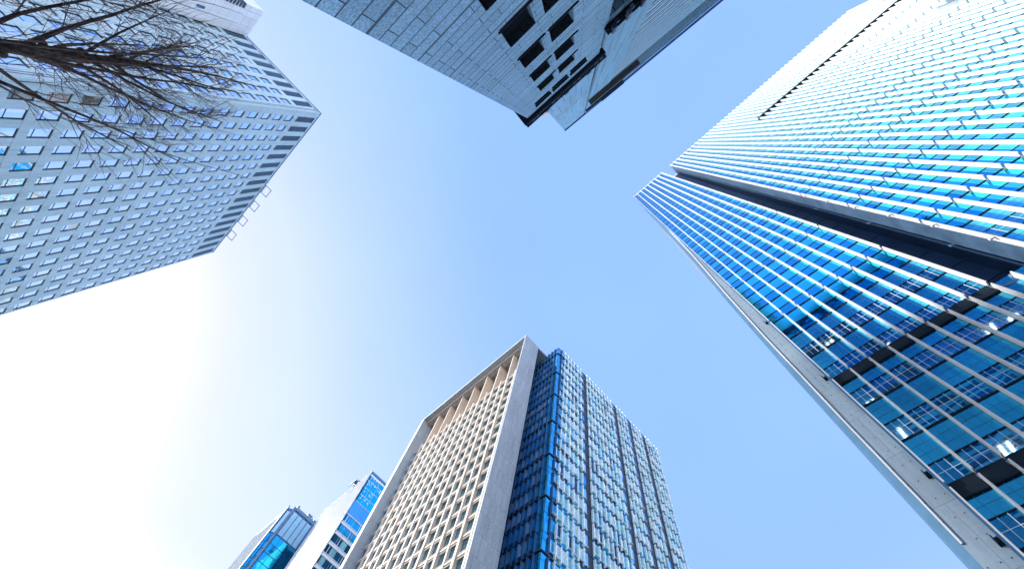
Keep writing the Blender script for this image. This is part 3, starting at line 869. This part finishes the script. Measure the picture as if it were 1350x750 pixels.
for a in h_s:
    for z in h_z:
        f = MB(); f.box(F1, a[0] - .08, a[1] + .28, .0, .06, z[0] - .13, z[0] - .05); f.box(F1, a[0], a[1] + .2, .0, .04, z[0] - .24, z[0] - .20)
        f.box(F1, a[0], a[1] - .01, -.42, -.36, z[0], z[0] + .06); f.box(F1, a[0], a[0] + .06, -.42, -.36, z[0] + .06, z[1])
        wf = f.build('window', 'joint_black', B1)
        MB().pane(F1, a[0] + .06, a[1], -.40, z[0] + .06, z[1]).build('pane', 'glass_dark', wf)
        MB().pane(F1, a[0], a[1], -.0, z[1], z[1] + .001).quad([F1.p(a[0], -.4, z[1] - .004), F1.p(a[1], -.4, z[1] - .004), F1.p(a[1], -.01, z[1] - .004), F1.p(a[0], -.01, z[1] - .004)]).build('soffit_shade', 'granite_dark', wf)  # dark granite sheet puts the shade under the window head into colour
for a in sl_s:
    z = sl_z[0]; f = MB()
    f.box(F1, a[0], a[1], -.8, -.7, z[0], z[1]); f.box(F1, a[0] + .05, a[1] - .05, -.2, .12, z[0] + .35, z[0] + .5)
    f.box(F1, a[0] - .06, a[1] + .06, .0, .15, z[1] + .02, z[1] + .14)
    f.build('slot_window', 'joint_black', B1)
    MB().box(F1, a[0] + .1, a[1] - .1, -.3, -.1, z[0] + .75, z[0] + .85).build('rail', 'bracket_grey', B1)
q = MB(); q.box(F1, -.02, S1(11.75), -.6, .5, Z1(58.5), Z1(59.4)); q.box(F1, -.0, S1(11.7), -.2, .3, Z1(56.9), Z1(57.5)); q.box(F1, -.02, S1(11.75), .1, .35, Z1(57.5), Z1(58.5))
q.box(F1, -.02, S1(.7), -9, .3, Z1(57.0), Z1(59.4))
cr = q.build('crown_rail', 'joint_black', B1)
for s in (.9, 1.5, 3.9, 4.6, 7.1, 7.8, 10.2, 10.9):
    q = MB()
    q.box(F1, S1(s), S1(s) + .34, .35, .42, Z1(57.7), Z1(58.3)); q.box(F1, S1(s) + .1, S1(s) + .24, .42, .44, Z1(57.9), Z1(58.1)); q.build('lamp_box', 'bracket_grey', cr)
q = MB()
for i in range(44): q.box(F1, .3 + .2 * i, .36 + .2 * i, .36, .39, Z1(57.6), Z1(58.4))
q.build('rivet_row', 'slat_blue', cr)
for s in (2.7, 5.7, 9.):
    q = MB(); q.box(F1, S1(s), S1(s) + .5, -.2, .55, Z1(59.4), Z1(60.1)); q.build('roof_hook', 'slat_blue', B1)
# lower wing on the right
q = grid_wall(F1, S1(40), Z1(45.2), [(S1(11.35), S1(16)), (S1(17), S1(22))], [(Z1(36.5), Z1(43.4)), (Z1(27), Z1(34))], -.9, -.06, s0=S1(11.1))
q.build('wing_wall', 'granite_blue', B1)
q = MB(); q.box(F1, S1(11.12), S1(39.9), -1.9, -.92, 0, Z1(45.0)); q.build('building_core', 'granite_dark', B1)
q = MB()
for z in range(27, 43): q.box(F1, S1(11.3), S1(22), -.9, -.5, Z1(z), Z1(z) + .14)
q.build('grille', 'slat_dark', B1)
q = MB(); q.box(F1, S1(10.95), S1(40), -.3, .5, Z1(45.2), Z1(45.75)).box(F1, S1(10.9), S1(40), .3, .42, Z1(44.2), Z1(44.45)); wr = q.build('wing_rail', 'joint_black', B1)
for i in range(9):
    q = MB(); s = S1(11.3 + 1.5 * i); q.box(F1, s, s + .3, .3, .62, Z1(44.0), Z1(45.9)); q.box(F1, s + .35, s + .6, .2, .45, Z1(43.9), Z1(44.3)); q.build('clamp', 'bracket_grey' if i % 2 else 'slat_dark', wr)

# ================================================================== B3 : sunlit stepped building behind
B3 = thing('apartment_tower', 'pinkish stepped tower corner peeping out behind the panelled tower at top centre', 'building', (-13.6, 1.5, 0))
q = MB(); q.box(WORLD, -30, -13.6, -9, 1.55, 0, 158); q.build('wall', 'pink_stone', B3)
q = MB(); q.box(WORLD, -24, -15.2, 1.55, 2.3, 0, 149); q.build('stair_core', 'pink_stone', B3)
for z in (143, 146.5, 150, 153.5): MB().box(WORLD, -15.1, -13.8, 1.552, 2.0, z, z + .5).build('balcony', 'pink_stone', B3)

# ================================================================== tree, upper left
random.seed(33)
TX, TY = -8.04, 5.94
T = thing('bare_tree', 'leafless street tree with knobbly dark trunk and fine twigs in front of the pale tower', 'tree', (TX, TY, 0))
def crook(p0, d0, L, n, bend, jit, up=.0):
    pts = [p0]; d = d0.normalized()
    for i in range(n):
        d = (d + Vector((random.uniform(-1, 1), random.uniform(-1, 1), random.uniform(-1, 1))) * jit + Vector((0, 0, up)) + bend).normalized()
        pts.append(pts[-1] + d * (L / n))
    return pts
trunk = MB()
TZ = [0, .4, 1, 3, 5, 7, 8, 8.7, 9.3, 9.9, 10.4, 10.9, 11.4, 12, 12.8, 13.6, 14.5, 15.3]
TR = [.22, .19, .17, .15, .135, .125, .12, .112, .108, .102, .09, .082, .055, .04, .03, .022, .015, .007]
tp = [Vector((TX + .10 * math.sin(z * .9) - .1 * math.sin(z * .37), TY + .08 * math.cos(z * .7) - .05, z)) for z in TZ]
trunk.tube(tp, [r * random.uniform(.93, 1.1) for r in TR], 10)
def tat(z):
    for i in range(len(TZ) - 1):
        if TZ[i] <= z <= TZ[i + 1]:
            t = (z - TZ[i]) / (TZ[i + 1] - TZ[i]); return tp[i].lerp(tp[i + 1], t), TR[i] * (1 - t) + TR[i + 1] * t
# pruning knobs
for z in (7.5, 8.6, 9.35, 9.9, 10.35, 10.9, 11.35):
    p, r = tat(z); a = random.uniform(0, 6.28)
    dirv = Vector((math.cos(a), math.sin(a), .3)).normalized()
    trunk.tube([p - dirv * .02, p + dirv * (r + .03), p + dirv * (r + .10), p + dirv * (r + .13)], [r * .8, r * .7, r * .55, r * .2], 7)
trunk.build('trunk', 'bark', T, smooth=True)
twigs = MB()
nlimb = 0
def twig(p, d, L, r, lvl):
    if p.z > 14.9 or math.hypot(p.x - TX, p.y - TY) > .30 + (15.2 - p.z) * .40: return
    if p.z > 13.8: L *= .6
    if p.z > 12.5: L *= .8
    n = 4 if lvl < 2 else 3
    pts = crook(p, d, L, n + 1, Vector((0, 0, .03)), .10, .04)
    k = len(pts)
    twigs.tube(pts, [r * (1 - .8 * i / (k - 1)) for i in range(k)], 3)
    if lvl < 3:
        m_ = (9 if lvl == 0 else 5) if lvl < 2 else 3
        for j in range(m_):
            t = random.uniform(.15, .95); i = min(int(t * (k - 1)), k - 2); q = pts[i].lerp(pts[i + 1], t * (k - 1) - i)
            ax = (pts[i + 1] - pts[i]).normalized()
            side = ax.cross(Vector((random.uniform(-1, 1), random.uniform(-1, 1), random.uniform(-1, 1)))).normalized()
            dd = ax * random.uniform(.7, 1.1) + side * random.uniform(.4, .9)
            twig(q, dd, L * random.uniform(.35, .6), r * .55, lvl + 1)
zs = [5.6, 6.2, 6.8, 7.2, 7.6, 8.0, 8.2, 8.5, 8.7, 8.9, 9.2, 9.35, 9.5, 9.8, 9.9, 10.1, 10.35, 10.4, 10.6, 10.9, 10.95, 11.1, 11.35, 11.4, 11.6, 11.9, 12.2, 12.6, 13, 13.4, 13.9, 14.4]
ang = 0.3
for i, z in enumerate(zs):
    p, r = tat(z); ang += 2.4 + random.uniform(-.4, .4)
    out = Vector((math.cos(ang), math.sin(ang), 0))
    L = max(.8, (15.6 - z) * .46 + .2) * random.uniform(.82, 1.1) * (1.2 if z < 9 else (.55 if z > 12.3 else (.85 if z > 11 else 1)))
    lr = min(.042, max(.012, r * .38)) * random.uniform(.8, 1.15)
    pts = crook(p, out * .60 + Vector((0, 0, .87)), L, 8, Vector((0, 0, .0)), .10, .05)
    rr = [lr * (1 - .75 * (t / 8)) for t in range(9)]; rr[1] *= 1.15
    MB().tube(pts, rr, 6).build('limb', 'bark', T, smooth=True)
    for j in range(9):
        t = random.uniform(.12, .97); ii = min(int(t * 8), 7); q = pts[ii].lerp(pts[ii + 1], t * 8 - ii)
        ax = (pts[ii + 1] - pts[ii]).normalized()
        side = ax.cross(Vector((random.uniform(-1, 1), random.uniform(-1, 1), random.uniform(-1, 1)))).normalized()
        twig(q, ax + side * random.uniform(.4, .9), L * random.uniform(.3, .5), lr * .22 + .003, 1)
twigs.build('twig', 'twig_bark', T)['kind'] = 'stuff'

for o in bpy.data.objects:
    if '_base' in o: del o['_base']
